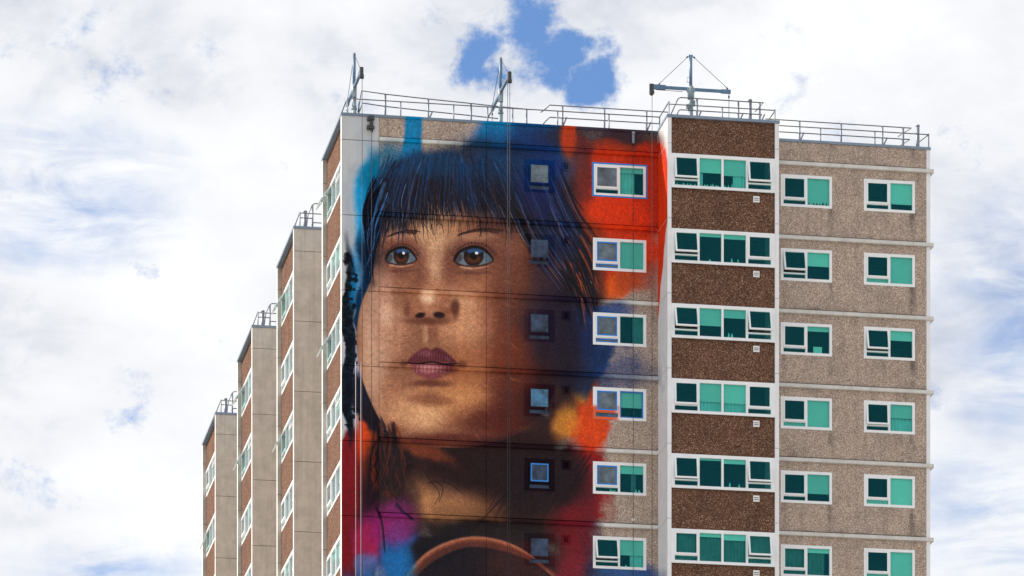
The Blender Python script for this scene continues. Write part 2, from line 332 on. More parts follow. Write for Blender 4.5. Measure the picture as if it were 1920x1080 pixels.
    for k in range(70):                            # fine wisps over the brow
        x = U(725, 1040); y = U(398, 420)
        stroke([(x, y), (x+U(-2, 6), y+16), (x+U(-4, 14), y+U(20, 44))], .9, .4, (26, 20, 28), U(.4, .8), n=3)
    # neck hair, collar and the shoulder brushwork
    for k in range(110):
        x = U(700, 745); y = U(780, 850)
        stroke([(x, y), (x+U(-12, 20), y+50), (x+U(-20, 26), y+U(80, 130))], U(.8, 3), 1, [(20, 18, 30), (30, 22, 34), (110, 52, 36), (40, 26, 34)][k % 4], U(.2, .6))
    for k in range(60):
        x = U(960, 1110); y = U(840, 900)
        stroke([(x, y), (x-24, y+36), (x-62+U(-8, 8), y+U(60, 110))], U(.8, 2), .5, (26, 18, 32), U(.3, .8))
    for p in ([(793, 880), (806, 900), (824, 926), (812, 950)], [(800, 906), (836, 904), (872, 930)], [(812, 900), (830, 915), (822, 945)]):
        stroke(p, 1.1, .6, (36, 22, 26), .8)
    blob(860, 1040, 90, 46, (20, 20, 34), 1., soft=.4); blob(880, 1100, 110, 60, (24, 22, 36), 1.); blob(960, 1010, 90, 28, (40, 32, 38), .95)
    blob(980, 1060, 60, 40, (52, 32, 34), .9)
    blob(1000, 1060, 90, 44, (60, 34, 40), .85, soft=1.)
    for k in range(9): stroke([(752+k*2, 1092), (806+k, 1034+k*2), (884, 1008+k*2), (968+k, 1026+k*2), (1046+k*2, 1088)], 3.2-k*.2, 2.2, [(206, 134, 100), (150, 84, 62), (112, 60, 50)][min(2, k//2)], .55, soft=3)
    blob(1064, 1070, 34, 40, (128, 36, 52), .8, soft=1.); blob(1080, 990, 44, 50, (112, 28, 40), .8, soft=1.); blob(740, 990, 44, 40, (142, 44, 112), .8, soft=.9); blob(760, 1060, 30, 40, (18, 110, 170), .7, soft=.9)
    pass
    stroke([(704, 950), (716, 980), (722, 1040)], 2.5, 2, (26, 18, 36), .7); pass; stroke([(742, 944), (760, 964), (776, 976)], 4, 1.5, (44, 24, 58), .8)
    blob(960, 318, 110, 34, (14, 84, 134), .42, soft=1.3); blob(800, 306, 60, 26, (16, 90, 136), .4, soft=1.3); blob(1040, 420, 40, 80, (20, 46, 96), .5, soft=1.3)
    blob(1062, 800, 24, 30, (214, 146, 60), .75, warp=20, soft=1.1); blob(1110, 812, 26, 34, (206, 78, 32), .8, warp=20, soft=1.)
    blob(1012, 610, 34, 60, (30, 34, 66), .45, soft=1.3); blob(1012, 340, 34, 60, (16, 40, 100), .6, soft=1.2)
    # ---- bay side wall (u > 11.8): orange run-over with a ragged edge
    s = np.clip((UU-11.8)/1.7, 0, 1)
    lim = np.interp(-ZZ, [-1.1, -.1, .6, 2.2, 4.2, 5.6, 7.], [-.3, .15, .62, .98, .55, .1, -.3])+nC*.25+nV*.12
    mk = np.clip((lim-s)/.10+.5, 0, 1)*(UU > 11.8)*.96
    lay(mk.astype(np.float32), C(204, 66, 26))
    # paint runs / vertical brushed streaks and fine spray grain
    val = 1.10+nV*.10+nS*.22
    col *= val[..., None]
    gr = rng.random((H, W)).astype(np.float32)
    al2 = np.clip(al*1.06+(gr-.5)*.34*np.clip(4*al*(1-al), 0, 1)-.02, 0, 1)
    col = np.clip(col, 0, 1)**1.16
    lin = np.where(col <= .04045, col/12.92, ((col+.055)/1.055)**2.4)
    return np.dstack([lin, al2]).astype(np.float32), (U0, U1, Z0, Z1)
# ---------------------------------------------------------------- materials
def mat(name):
    m = bpy.data.materials.new(name); m.use_nodes = True; t = m.node_tree; b = t.nodes['Principled BSDF']; return m, t, b
def posn(t): return t.nodes.new('ShaderNodeNewGeometry').outputs['Position']
def tnoise(t, v, scale, detail=5, rough=.55, sc=None):
    if sc:
        m = t.nodes.new('ShaderNodeMapping'); t.links.new(v, m.inputs[0]); m.inputs['Scale'].default_value = sc; v = m.outputs[0]
    n = t.nodes.new('ShaderNodeTexNoise'); t.links.new(v, n.inputs['Vector'])
    n.inputs['Scale'].default_value = scale; n.inputs['Detail'].default_value = detail; n.inputs['Roughness'].default_value = rough
    return n.outputs[0]
def ramp(t, v, stops):
    r = t.nodes.new('ShaderNodeValToRGB'); t.links.new(v, r.inputs[0]); e = r.color_ramp.elements
    while len(e) < len(stops): e.new(.5)
    for i, (p, c) in enumerate(stops): e[i].position = p; e[i].color = (*c, 1)
    return r.outputs[0]
def mixc(t, f, a, b, mode='MIX'):
    m = t.nodes.new('ShaderNodeMix'); m.data_type = 'RGBA'; m.blend_type = mode
    for s, v in ((0, f), (6, a), (7, b)):
        if hasattr(v, 'is_linked'): t.links.new(v, m.inputs[s])
        else: m.inputs[s].default_value = v if s == 0 else (*v, 1)
    return m.outputs[2]
def bump(t, b, h, strength, dist):
    n = t.nodes.new('ShaderNodeBump'); t.links.new(h, n.inputs['Height']); n.inputs['Strength'].default_value = strength; n.inputs['Distance'].default_value = dist
    t.links.new(n.outputs[0], b.inputs['Normal'])
def aggregate_nodes(t, pal, scale=46):
    p = posn(t)
    v = t.nodes.new('ShaderNodeTexVoronoi'); t.links.new(p, v.inputs['Vector']); v.inputs['Scale'].default_value = scale
    sp = t.nodes.new('ShaderNodeSeparateColor'); t.links.new(v.outputs['Color'], sp.inputs[0])
    c = ramp(t, sp.outputs[0], pal)
    st = tnoise(t, p, 1.1, 6, .6); c = mixc(t, .55, c, ramp(t, st, [(.3, (.62, .62, .64)), (.55, (1, 1, 1)), (.75, (1.12, 1.08, 1.02))]), 'MULTIPLY')
    rn = tnoise(t, p, 1.5, 5, .6, (2.6, 2.6, .16)); c = mixc(t, .6, c, ramp(t, rn, [(.30, (.66, .65, .66)), (.48, (1, 1, 1))]), 'MULTIPLY')
    return c, v.outputs['Distance'], p
BEIGE = [(0, (.19, .14, .115)), (.22, (.32, .24, .195)), (.45, (.40, .30, .24)), (.75, (.49, .385, .32)), (.95, (.70, .59, .51))]
BROWN = [(0, (.055, .025, .017)), (.3, (.10, .048, .032)), (.62, (.150, .075, .050)), (.9, (.23, .125, .085)), (.98, (.44, .30, .22))]
def M_agg(name, pal, scale=38, stains=()):
    m, t, b = mat(name); c, d, p = aggregate_nodes(t, pal, scale)
    if stains:                                   # dark runs below window corners, at their own places on the panel
        s = t.nodes.new('ShaderNodeSeparateXYZ'); t.links.new(p, s.inputs[0]); n = tnoise(t, p, 3, 5, .65, (1, 1, .4))
        fr = mth(t, 'FRACT', mth(t, 'DIVIDE', mth(t, 'SUBTRACT', GZ, s.outputs[2]), 2.75))
        run = mth(t, 'MULTIPLY', sstep(t, fr, .53, .56), sstep(t, fr, .6, 1., 1., .25)); run = mth(t, 'MULTIPLY', run, sstep(t, n, .36, .6))
        tot = None
        for x0, wd, a in stains:
            dd = mth(t, 'ABSOLUTE', mth(t, 'ADD', mth(t, 'SUBTRACT', s.outputs[0], x0), mth(t, 'MULTIPLY', mth(t, 'SUBTRACT', n, .5), .3)))
            q = mth(t, 'MULTIPLY', sstep(t, dd, 0, wd, 1., 0.), a); tot = q if tot is None else mth(t, 'MAXIMUM', tot, q)
        top = mth(t, 'MULTIPLY', sstep(t, fr, .86, .965), sstep(t, tnoise(t, p, 1.7, 4), .4, .7, 0., .5))
        c = mixc(t, mth(t, 'MAXIMUM', mth(t, 'MULTIPLY', run, tot), top), c, (.07, .06, .055))
    t.links.new(c, b.inputs['Base Color']); b.inputs['Roughness'].default_value = .9; b.inputs['Specular IOR Level'].default_value = .12; bump(t, b, d, .5, .012); return m
def M_paint(name, col, rough=.6, var=.12, metal=0., streak=.0, spec=.4):
    m, t, b = mat(name); p = posn(t); n = tnoise(t, p, 2.2, 6, .62)
    lo = tuple(x*(1-var*1.4) for x in col); hi = tuple(min(1, x*(1+var*.6)) for x in col)
    c = ramp(t, n, [(.32, lo), (.66, hi)])
    if streak:
        r = tnoise(t, p, 2.4, 5, .65, (3.2, 3.2, .14)); c = mixc(t, streak, c, ramp(t, r, [(.32, (.62, .60, .58)), (.52, (1, 1, 1))]), 'MULTIPLY')
    t.links.new(c, b.inputs['Base Color']); b.inputs['Roughness'].default_value = rough; b.inputs['Metallic'].default_value = metal
    b.inputs['Specular IOR Level'].default_value = spec
    bump(t, b, tnoise(t, p, 30, 4, .6), .12, .01); return m
MURAL_PX, MURAL_EXT = paint_mural()
MIMG = bpy.data.images.new('wall_paint', MURAL_PX.shape[1], MURAL_PX.shape[0], alpha=True, float_buffer=True, is_data=True)
MIMG.alpha_mode = 'CHANNEL_PACKED'; MIMG.pixels.foreach_set(MURAL_PX.ravel()); MIMG.update(); MIMG.pack()
def M_mural(name, base, side=False):
    m, t, b = mat(name); U0, U1, Z0, Z1 = MURAL_EXT
    if base == 'agg': c, d, p = aggregate_nodes(t, BEIGE)
    else:
        p = posn(t); n = tnoise(t, p, 1.8, 6, .6); c = ramp(t, n, [(.3, tuple(x*.86 for x in base)), (.7, base)])
        r = tnoise(t, p, 2.4, 5, .65, (3.2, 3.2, .12)); c = mixc(t, .22, c, ramp(t, r, [(.32, (.7, .69, .68)), (.5, (1, 1, 1))]), 'MULTIPLY'); d = None
    s = t.nodes.new('ShaderNodeSeparateXYZ'); t.links.new(p, s.inputs[0])
    u = s.outputs[0] if not side else mth(t, 'SUBTRACT', 11.8, s.outputs[1])
    u = mth(t, 'DIVIDE', mth(t, 'SUBTRACT', u, U0), U1-U0); v = mth(t, 'DIVIDE', mth(t, 'SUBTRACT', s.outputs[2], Z0+GZ), Z1-Z0)
    cv = t.nodes.new('ShaderNodeCombineXYZ'); t.links.new(u, cv.inputs[0]); t.links.new(v, cv.inputs[1])
    im = t.nodes.new('ShaderNodeTexImage'); im.image = MIMG; im.extension = 'EXTEND'; t.links.new(cv.outputs[0], im.inputs[0])
    col = im.outputs[0]; a = im.outputs[1]
    if d is not None:                            # pebbles stay rough under the spray and catch less paint between them
        v2 = t.nodes.new('ShaderNodeTexVoronoi'); t.links.new(p, v2.inputs['Vector']); v2.inputs['Scale'].default_value = 48
        sp = t.nodes.new('ShaderNodeSeparateColor'); t.links.new(v2.outputs['Color'], sp.inputs[0])
        col = mixc(t, 1., col, ramp(t, sp.outputs[1], [(0, (.78, .78, .79)), (.5, (1.02, 1.02, 1.02)), (.9, (1.26, 1.24, 1.22)), (1, (1.7, 1.66, 1.62))]), 'MULTIPLY')
        a = mth(t, 'MULTIPLY', mth(t, 'ADD', mth(t, 'MULTIPLY', mth(t, 'SUBTRACT', sp.outputs[0], .5), mth(t, 'MULTIPLY', mth(t, 'MULTIPLY', a, mth(t, 'SUBTRACT', 1., a)), 2.2)), a), .97, clamp=True)
    c = mixc(t, a, c, col); t.links.new(c, b.inputs['Base Color']); b.inputs['Roughness'].default_value = .85; b.inputs['Specular IOR Level'].default_value = .06
    if d is not None: bump(t, b, d, .45, .012)
    else: bump(t, b, tnoise(t, p, 30, 4, .6), .12, .01)
    return m
M = {}
M['beige'] = M_agg('beige_pebble_aggregate', BEIGE, 46, ((21.5, .22, .75), (18.36, .2, .5), (19.7, .15, .3), (16.6, .15, .3), (20.4, .8, .18)))
M['brown'] = M_agg('brown_pebble_aggregate', BROWN, 42)
M['concrete'] = M_paint('grey_concrete', (.52, .485, .44), .85, .12, streak=.35)
M['white_conc'] = M_paint('painted_concrete', (.78, .78, .81), .75, .05, streak=.18)
M['ledge'] = M_paint('ledge_concrete', (.62, .605, .58), .8, .10, streak=.3)
M['coping'] = M_paint('blue_grey_metal', (.20, .26, .34), .5, .10, .2)
M['m_agg'] = M_mural('painted_pebble_aggregate', 'agg'); M['m_conc'] = M_mural('painted_pier', (.56, .57, .60))
M['m_ledge'] = M_mural('painted_ledge', (.70, .69, .67)); M['m_side'] = M_mural('painted_bay_side', (.78, .78, .81), True)
M['m_cop'] = M_mural('painted_coping', (.20, .26, .34))
M['frame'] = M_paint('white_window_frame', (.80, .81, .84), .35, .04)
M['tape'] = M_paint('blue_masking_tape', (.02, .20, .62), .5, .08)
def M_sprayed():
    m, t, b = mat('sprayed_window_frame'); p = posn(t); s = t.nodes.new('ShaderNodeSeparateXYZ'); t.links.new(p, s.inputs[0]); n = tnoise(t, p, 5, 4)
    a = sstep(t, mth(t, 'ADD', s.outputs[0], mth(t, 'MULTIPLY', n, .5)), 10.35, 10.75, 1, 0); c = sstep(t, mth(t, 'ADD', s.outputs[2], mth(t, 'MULTIPLY', n, .3)), GZ-9.20, GZ-9.02, 1, 0)
    t.links.new(mixc(t, mth(t, 'MULTIPLY', a, c), (.80, .81, .84), (.72, .10, .02)), b.inputs['Base Color']); b.inputs['Roughness'].default_value = .4; return m
M['frame_o'] = M_sprayed()
M['film'] = M_paint('plastic_masking_film', (.12, .16, .20), .5, .45)
M['film2'] = M_paint('sprayed_masking_film', (.05, .17, .32), .35, .6)
M['film3'] = M_paint('dark_sprayed_film', (.035, .06, .12), .7, .6)
M['blind'] = M_paint('pale_roller_blind', (.66, .67, .66), .8, .03)
def vary(m, lo):                                 # each hung cloth has its own tone
    t = m.node_tree; b = t.nodes['Principled BSDF']; l = b.inputs['Base Color'].links[0].from_socket
    r = t.nodes.new('ShaderNodeObjectInfo').outputs['Random']; t.links.new(mixc(t, 1., l, ramp(t, r, [(0, (lo, lo, lo*1.02)), (1, (1.05, 1.04, 1.))]), 'MULTIPLY'), b.inputs['Base Color'])
vary(M['blind'], .74)
M['curtain'] = M_paint('net_curtain', (.50, .60, .62), .9, .10)
M['dcurtain'] = M_paint('dark_curtain', (.13, .17, .18), .9, .2)
M['dark'] = M_paint('dark_room', (.02, .025, .03), .9, .1)
M['black'] = M_paint('dark_steel', (.05, .05, .055), .5, .1)
M['lit_edge'] = M_paint('sunlit_edge_white', (.84, .84, .84), .6, .03)  # near-white colour that makes the concrete fin edges look brightly sunlit
M['rail'] = M_paint('galvanised_tube', (.16, .155, .165), .45, .15, .3)
M['post'] = M_paint('galvanised_post', (.22, .25, .31), .45, .15, .3)
M['crane'] = M_paint('blue_painted_steel', (.10, .19, .31), .45, .18)
M['crane2'] = M_paint('weathered_blue_grey_steel', (.27, .35, .40), .5, .3)
M['rope'] = M_paint('steel_rope', (.03, .03, .035), .6, .1)
M['wrope'] = M_paint('pale_rope', (.62, .52, .50), .8, .1)
M['roof'] = M_paint('roof_membrane', (.25, .25, .25), .9, .1)
M['vent'] = M_paint('white_vent_plastic', (.78, .78, .80), .5, .03)
M['pot'] = M_paint('pale_glass_jar', (.55, .68, .66), .4, .1)
M['dpot'] = M_paint('dark_jar', (.03, .05, .05), .4, .1)
def M_glass():
    m = bpy.data.materials.new('tinted_window_glass'); m.use_nodes = True; t = m.node_tree; t.nodes.clear()
    o = t.nodes.new('ShaderNodeOutputMaterial'); tr = t.nodes.new('ShaderNodeBsdfTransparent'); tr.inputs[0].default_value = (.66, .98, .925, 1)
    gl = t.nodes.new('ShaderNodeBsdfGlossy'); pass; gl.inputs['Roughness'].default_value = .03
    gm = t.nodes.new('ShaderNodeNewGeometry'); dt = t.nodes.new('ShaderNodeVectorMath'); dt.operation = 'DOT_PRODUCT'
    t.links.new(gm.outputs['Incoming'], dt.inputs[0]); t.links.new(gm.outputs['Normal'], dt.inputs[1])
    sch = mth(t, 'POWER', mth(t, 'SUBTRACT', 1., mth(t, 'ABSOLUTE', dt.outputs['Value'])), 3.4)      # thin sheet, alike from both sides
    f = mth(t, 'ADD', mth(t, 'MULTIPLY', sch, .94), .045)
    t.links.new(mixc(t, sstep(t, f, .09, .35), (.06, .46, .58), (.95, .98, 1.)), gl.inputs['Color'])
    p = posn(t); n = tnoise(t, p, 1.3, 2); bp = t.nodes.new('ShaderNodeBump'); t.links.new(n, bp.inputs['Height']); bp.inputs['Strength'].default_value = .15; bp.inputs['Distance'].default_value = .02
    t.links.new(bp.outputs[0], gl.inputs['Normal'])
    x = t.nodes.new('ShaderNodeMixShader'); t.links.new(f, x.inputs[0]); t.links.new(tr.outputs[0], x.inputs[1]); t.links.new(gl.outputs[0], x.inputs[2]); t.links.new(x.outputs[0], o.inputs[0]); return m
M['glass'] = M_glass()
def M_ground():
    m, t, b = mat('city_ground'); p = posn(t); n = tnoise(t, p, .03, 8, .6)
    c = ramp(t, n, [(.35, (.12, .16, .08)), (.46, (.30, .29, .27)), (.6, (.40, .39, .37))]); t.links.new(c, b.inputs['Base Color']); b.inputs['Roughness'].default_value = .95; return m
M['ground'] = M_ground()
# ---------------------------------------------------------------- mesh helpers
class MB:
    def __init__(s): s.v = []; s.f = []; s.sm = []
    def box(s, x0, x1, y0, y1, z0, z1, skip=''):
        b = len(s.v); s.v += [(x, y, z) for z in (z0, z1) for y in (y0, y1) for x in (x0, x1)]
        F = {'b': (0, 2, 3, 1), 't': (4, 5, 7, 6), 'f': (0, 1, 5, 4), 'k': (2, 6, 7, 3), 'l': (0, 4, 6, 2), 'r': (1, 3, 7, 5)}
        for k, q in F.items():
            if k not in skip: s.f.append(tuple(b+i for i in q)); s.sm.append(False)
        return s
    def tube(s, pts, r, n=8, r1=None):
        pts = [Vector(p) for p in pts]; rings = []; r1 = r if r1 is None else r1
        for i, p in enumerate(pts):
            d = (pts[min(i+1, len(pts)-1)]-pts[max(i-1, 0)]).normalized()
            a = d.orthogonal().normalized() if abs(d.z) < .99 else Vector((1, 0, 0))
            if abs(d.z) < .99: a = Vector((0, 0, 1)).cross(d).normalized()
            c = d.cross(a); k = r+(r1-r)*i/max(1, len(pts)-1); b = len(s.v)
            s.v += [tuple(p+(a*math.cos(6.28319*j/n)+c*math.sin(6.28319*j/n))*k) for j in range(n)]; rings.append(b)
        for A, B in zip(rings, rings[1:]):
            for j in range(n): s.f.append((A+j, A+(j+1) % n, B+(j+1) % n, B+j)); s.sm.append(True)
        s.f.append(tuple(rings[0]+j for j in range(n))[::-1]); s.f.append(tuple(rings[-1]+j for j in range(n))); s.sm += [False, False]
        return s
    def prism(s, poly, x0, x1):                  # (y,z) outline run along x
        b = len(s.v); n = len(poly); s.v += [(x0, y, z) for y, z in poly]+[(x1, y, z) for y, z in poly]
        for j in range(n): s.f.append((b+j, b+(j+1) % n, b+n+(j+1) % n, b+n+j)); s.sm.append(False)
        s.f.append(tuple(b+j for j in range(n))); s.f.append(tuple(b+n+j for j in range(n))[::-1]); s.sm += [False, False]; return s
    def mesh(s, name, m):
        me = bpy.data.meshes.new(name); me.from_pydata(s.v, [], s.f); me.materials.append(m)
        me.polygons.foreach_set('use_smooth', s.sm)
        bm = bmesh.new(); bm.from_mesh(me); bmesh.ops.recalc_face_normals(bm, faces=bm.faces); bm.to_mesh(me); bm.free(); me.update(); return me
def link(name, me, parent=None, loc=(0, 0, 0), rot=(0, 0, 0), label=None):
    o = bpy.data.objects.new(name, me); S.collection.objects.link(o); o.location = loc; o.rotation_euler = rot
    if parent: o.parent = parent
    if label: o['label'] = label
    return o
def tag(o, label, cat, group=None):
    o['label'] = label; o['category'] = cat
    if group: o['group'] = group
    return o
def empty(name, loc, rz=0):
    o = bpy.data.objects.new(name, None); S.collection.objects.link(o); o.location = loc; o.rotation_euler = (0, 0, rz); return o
CACHE = {}
def cached(key, fn):
    if key not in CACHE: CACHE[key] = fn()
    return CACHE[key]
def part(name, mb, m, parent, label=None): return link(name, mb.mesh(name, m), parent, label=label)
def panel(mb, x0, x1, z0, z1, y0, y1, holes=()):
    xs = sorted({x0, x1, *[h[0] for h in holes], *[h[1] for h in holes]}); zs = sorted({z0, z1, *[h[2] for h in holes], *[h[3] for h in holes]})
    inh = lambda a, b: any(h[0] < a < h[1] and h[2] < b < h[3] for h in holes) or not (x0 < a < x1 and z0 < b < z1)
    for i in range(len(xs)-1):
        for j in range(len(zs)-1):
            cx, cz = (xs[i]+xs[i+1])/2, (zs[j]+zs[j+1])/2
            if inh(cx, cz): continue
            sk = ''
            if i > 0 and not inh((xs[i-1]+xs[i])/2, cz): sk += 'l'
            if i < len(xs)-2 and not inh((xs[i+1]+xs[i+2])/2, cz): sk += 'r'
            if j > 0 and not inh(cx, (zs[j-1]+zs[j])/2): sk += 'b'
            if j < len(zs)-2 and not inh(cx, (zs[j+1]+zs[j+2])/2): sk += 't'
            mb.box(xs[i], xs[i+1], y0, y1, zs[j], zs[j+1], sk)
    return mb
# ---------------------------------------------------------------- ground
g = MB(); g.v = [(-9000, -9000, 0), (9000, -9000, 0), (9000, 9000, 0), (-9000, 9000, 0)]; g.f = [(0, 1, 2, 3)]; g.sm = [False]
o = link('ground', g.mesh('ground', M['ground'])); o['kind'] = 'structure'
# ---------------------------------------------------------------- the tower
T = empty('apartment_tower', (0, 0, 0))
tag(T, 'high block of pebble clad flats with a giant painted portrait on its end wall', 'building')
FH, NF, PB = 2.75, 7, 13.34
ZB = -NF*FH                                      # below this the storeys are out of sight
def z_(v): return v+GZ
def wbox(name, m, x0, x1, y0, y1, z0, z1, label=None):
    return part(name, MB().box(x0, x1, y0, y1, z_(z0), z_(z1)), M[m], T, label)
# windows: local x to the right seen from outside, -y outwards, z down from the head
SHARED = {}
def window(loc, rz, w, h, secs, st, top=.10, strip=(.85, .90, .20), fm='frame', bottom=.10, label=None, tape=False, sill=False):
    """secs: (x0, x1, kind); st: per section dict(open, blind, film, tape, curtain, strip)"""
    bx0, bx1 = secs[0][0], secs[-1][1]
    def mk():
        b = MB(); y0, y1 = -.035, .09
        holes = []
        for x0, x1, k in secs:
            if k == 'fixed': holes.append((x0, x1, -h+bottom, -top))
            else: holes += [(x0, x1, -h+bottom+strip[2], -top), (x0, x1, -h+bottom, -h+bottom+strip[2]-.05)]
        panel(b, 0, w, -h, 0, y0, y1, holes)
        if sill: b.box(-.0, w, -.075, -.0355, -h-.03, -h+.04)
        return b.mesh('window', M[fm])
    fr = link('window', cached(('win', w, h, tuple(secs), fm, top, bottom, strip, sill), mk), T, loc, (0, 0, rz), label)
    for (x0, x1, k), s in zip(secs, st):
        zt = -top; zb = -h+bottom; gw = x1-x0
        def gl(name, key, xa, xb, za, zb2, y=.03, m='glass', par=fr, l=(0, 0, 0), r=(0, 0, 0)):
            return link(name, cached((name, key, round(xb-xa, 3), round(za-zb2, 3), m), lambda: MB().box(0, xb-xa, y, y+.006, -(za-zb2), 0).mesh(name, M[m])), par, (xa+l[0], l[1], za+l[2]), r)
        room = []
        if k == 'sash':
            sh = zt-(zb+strip[2])                # opening sash
            def mks():
                b = MB(); panel(b, -.012, gw+.012, -sh-.012, .012, -.06, -.012, [(.05, gw-.05, -sh+.05, -.05)]); return b.mesh('sash', M[fm])
            def mkg(): return MB().box(.05, gw-.05, -.034, -.028, -sh+.05, -.05).mesh('pane', M['glass'])
            op = -math.radians(s.get('open', 0))
            sa = link('sash', cached(('sash', round(gw, 3), round(sh, 3), fm), mks), fr, (x0, 0, zt), (op, 0, 0))
            link('pane', cached(('spane', round(gw, 3), round(sh, 3)), mkg), fr, (x0, 0, zt), (op, 0, 0))
            if s.get('open', 0) > 5:             # stay arms of the opened sash
                def mka():
                    b = MB(); b.tube([(.03, .0, -sh+.04), (gw-.03, .0, -sh+.04)], .012, 6); b.tube([(.2, -.02, -sh+.05), (.42, -.02, -sh+.035)], .018, 6); b.tube([(gw-.3, -.02, -sh+.05), (gw-.1, -.02, -sh+.03)], .018, 6); return b.mesh('stay', M['black'])
                link('stay', cached(('stay', round(gw, 3), round(sh, 3)), mka), fr, (x0, 0, zt))
            if s.get('film'):
                link('film', cached(('film', round(gw, 3), round(sh, 3), s['film']), lambda: MB().box(.052, gw-.052, -.0480, -.0440, -sh+.052, -.052).mesh('masking_film', M[s['film']])), fr, (x0, 0, zt), (op, 0, 0)).name = 'masking_film'
            if s.get('tape'):
                def mkt(): return panel(MB(), .04, gw-.04, -sh+.04, -.04, -.063, -.0605, [(.04+.055, gw-.04-.055, -sh+.04+.055, -.04-.055)]).mesh('tape', M['tape'])
                link('tape', cached(('tape', round(gw, 3), round(sh, 3)), mkt), fr, (x0, 0, zt), (op, 0, 0))
            gl('pane', 'strip', x0, x1, zb+strip[2]-.05, zb)
            if s.get('strip') in ('tape', 'film', 'film2', 'film3'):
                hh = strip[2]-.05
                link('masking_film', cached(('sf', round(gw, 3), s['strip']), lambda: MB().box(.0, gw, .018, .022, -hh, 0).mesh('masking_film', M['film' if s['strip'] == 'tape' else s['strip']])), fr, (x0, 0, zb+hh))
                if s['strip'] == 'tape': link('tape', cached(('st', round(gw, 3)), lambda: panel(MB(), 0, gw, -hh, 0, .010, .014, [(.05, gw-.05, -hh+.045, -.045)]).mesh('tape', M['tape'])), fr, (x0, 0, zb+hh))
            if s.get('strip') == 'blind': gl('blind', 'strip', x0-.03, x1+.03, zb+strip[2], zb-.02, .05, 'blind')
        else:
            gl('pane', 'fixed', x0, x1, zt, zb)
            if s.get('tape'):
                link('tape', cached(('ftape', round(gw, 3), round(zt-zb, 3)), lambda: panel(MB(), 0, gw, zb-zt, 0, .018, .022, [(.05, gw-.05, zb-zt+.05, -.05)]).mesh('tape', M['tape'])), fr, (x0, 0, zt))
        bl = s.get('blind', 0)
        if bl: gl('blind', 'b', x0-.03, x1+.03, zt+.02, zt+.02-(zt-zb+.04)*bl, .05+random.uniform(0, .01), 'blind')
        cu = s.get('curtain')
        if cu:
            cm, z0f, a, bb = cu                  # material, top fraction, side range 0..1
            xa, xb = x0-.02+(gw+.04)*a, x0-.02+(gw+.04)*bb; z1 = zt-(zt-zb)*z0f
            def mkc():
                b = MB(); n = max(8, int((xb-xa)*60)); W0 = xb-xa
                ph = random.random()*6
                for i in range(n+1):
                    x = W0*i/n; y = .115+.022*math.sin(x*44+ph)+.010*math.sin(x*97+1+ph); b.v += [(x, y, 0), (x+.01*math.sin(i), y*1.02, zb-.04-z1)]
                for i in range(n): b.f.append((2*i, 2*i+2, 2*i+3, 2*i+1)); b.sm.append(True)
                return b.mesh('curtain', M[cm])
            link('curtain', mkc(), fr, (xa, 0, z1))
    if tape:                                     # masking tape stuck around the outside of the frame
        link('tape', panel(MB(), -.035, w+.035, -h-.035, .035, -.0365, -.03, [(.035, w-.02, -h+.02, -.025)]).mesh('tape', M['tape']), fr)
    return fr
B = dict
# --- end wall: pier, painted panels, ledges
SM = (6.78, 7.91); BW = (9.349, 11.357); WZ0, WZ1 = -.335, -1.525
R3 = [(16.45, 18.405), (19.625, 21.57)]
for k in range(-1, NF):
    zt = -k*FH-.012 if k >= 0 else .875; zb = -(k+1)*FH+.012 if k >= 0 else .012
    part('pier_panel', MB().box(0, 1.372, 0, .2, z_(zb), z_(zt)), M['m_conc'], T)
    if k >= 0: zt2 = -k*FH; zb2 = -(k+1)*FH+.147+.048
    else: zt2 = .875; zb2 = .147+.048
    o_ = k*FH
    hl = [(SM[0]+.02, SM[1]-.02, WZ1-o_+.02, WZ0-o_-.02), (8.235, 8.44, -.62-o_, -.41-o_)] if k >= 0 else []
    hr = [(BW[0]+.02, BW[1]-.02, WZ1-o_+.02, WZ0-o_-.02)] if k >= 0 else []
    Zf = lambda H: [(a, b, z_(c), z_(d)) for a, b, c, d in H]
    part('wall_panel', panel(MB(), 1.384, 5.35, z_(zb2), z_(zt2), .004, .15), M['m_agg'], T)
    part('wall_panel', panel(MB(), 5.366, 11.797, z_(zb2), z_(zt2), .004, .15, Zf(hl+hr)), M['m_agg'], T)
    h3 = [(a+.02, b-.02, WZ1-o_+.02-.0, WZ0-o_-.02) for a, b in R3] if k >= 0 else []
    part('wall_panel', panel(MB(), 15.993, 22.02, z_(zb2), z_(zt2), .004, .15, Zf(h3)), M['beige'], T)
    zc = zb2 if k >= 0 else .147+.004
    part('corner_pilaster', MB().box(22.024, 22.17, -.006, .25, z_(zb2-.045), z_(zt2)), M['white_conc'], T)
for k in range(NF):
    z0 = -k*FH
    prof = lambda: [(-.10, z_(z0+.012)), (-.10, z_(z0+.118)), (-.07, z_(z0+.147)), (.15, z_(z0+.147)), (.15, z_(z0)), (-.06, z_(z0))]
    for a, b in ((1.384, 5.352), (5.358, 11.796)): part('ledge', MB().prism(prof(), a, b), M['m_ledge'], T)
    part('ledge', MB().prism(prof(), 15.994, 18.804), M['ledge'], T)
    part('ledge', MB().prism(prof(), 18.816, 22.285), M['ledge'], T)
    part('ledge', MB().box(22.175, 22.285, .152, 22, z_(z0+.01), z_(z0+.147)), M['ledge'], T)
part('parapet_coping', MB().box(-.03, 11.797, -.03, .3, z_(.878), z_(.975)), M['m_cop'], T)
part('parapet_coping', MB().box(15.995, 19.0, -.03, .3, z_(.878), z_(.975)), M['coping'], T)
part('parapet_coping', MB().box(19.006, 22.19, -.03, .3, z_(.878), z_(.975)), M['coping'], T)
SEC2 = [(.105, .94, 'sash'), (1.015, 1.86, 'fixed')]
SECB = [(.105, .945, 'sash'), (1.02, 1.90, 'fixed')]
SEC1 = [(.19, .94, 'sash')]
FT = B(film='film', tape=True, strip='tape')
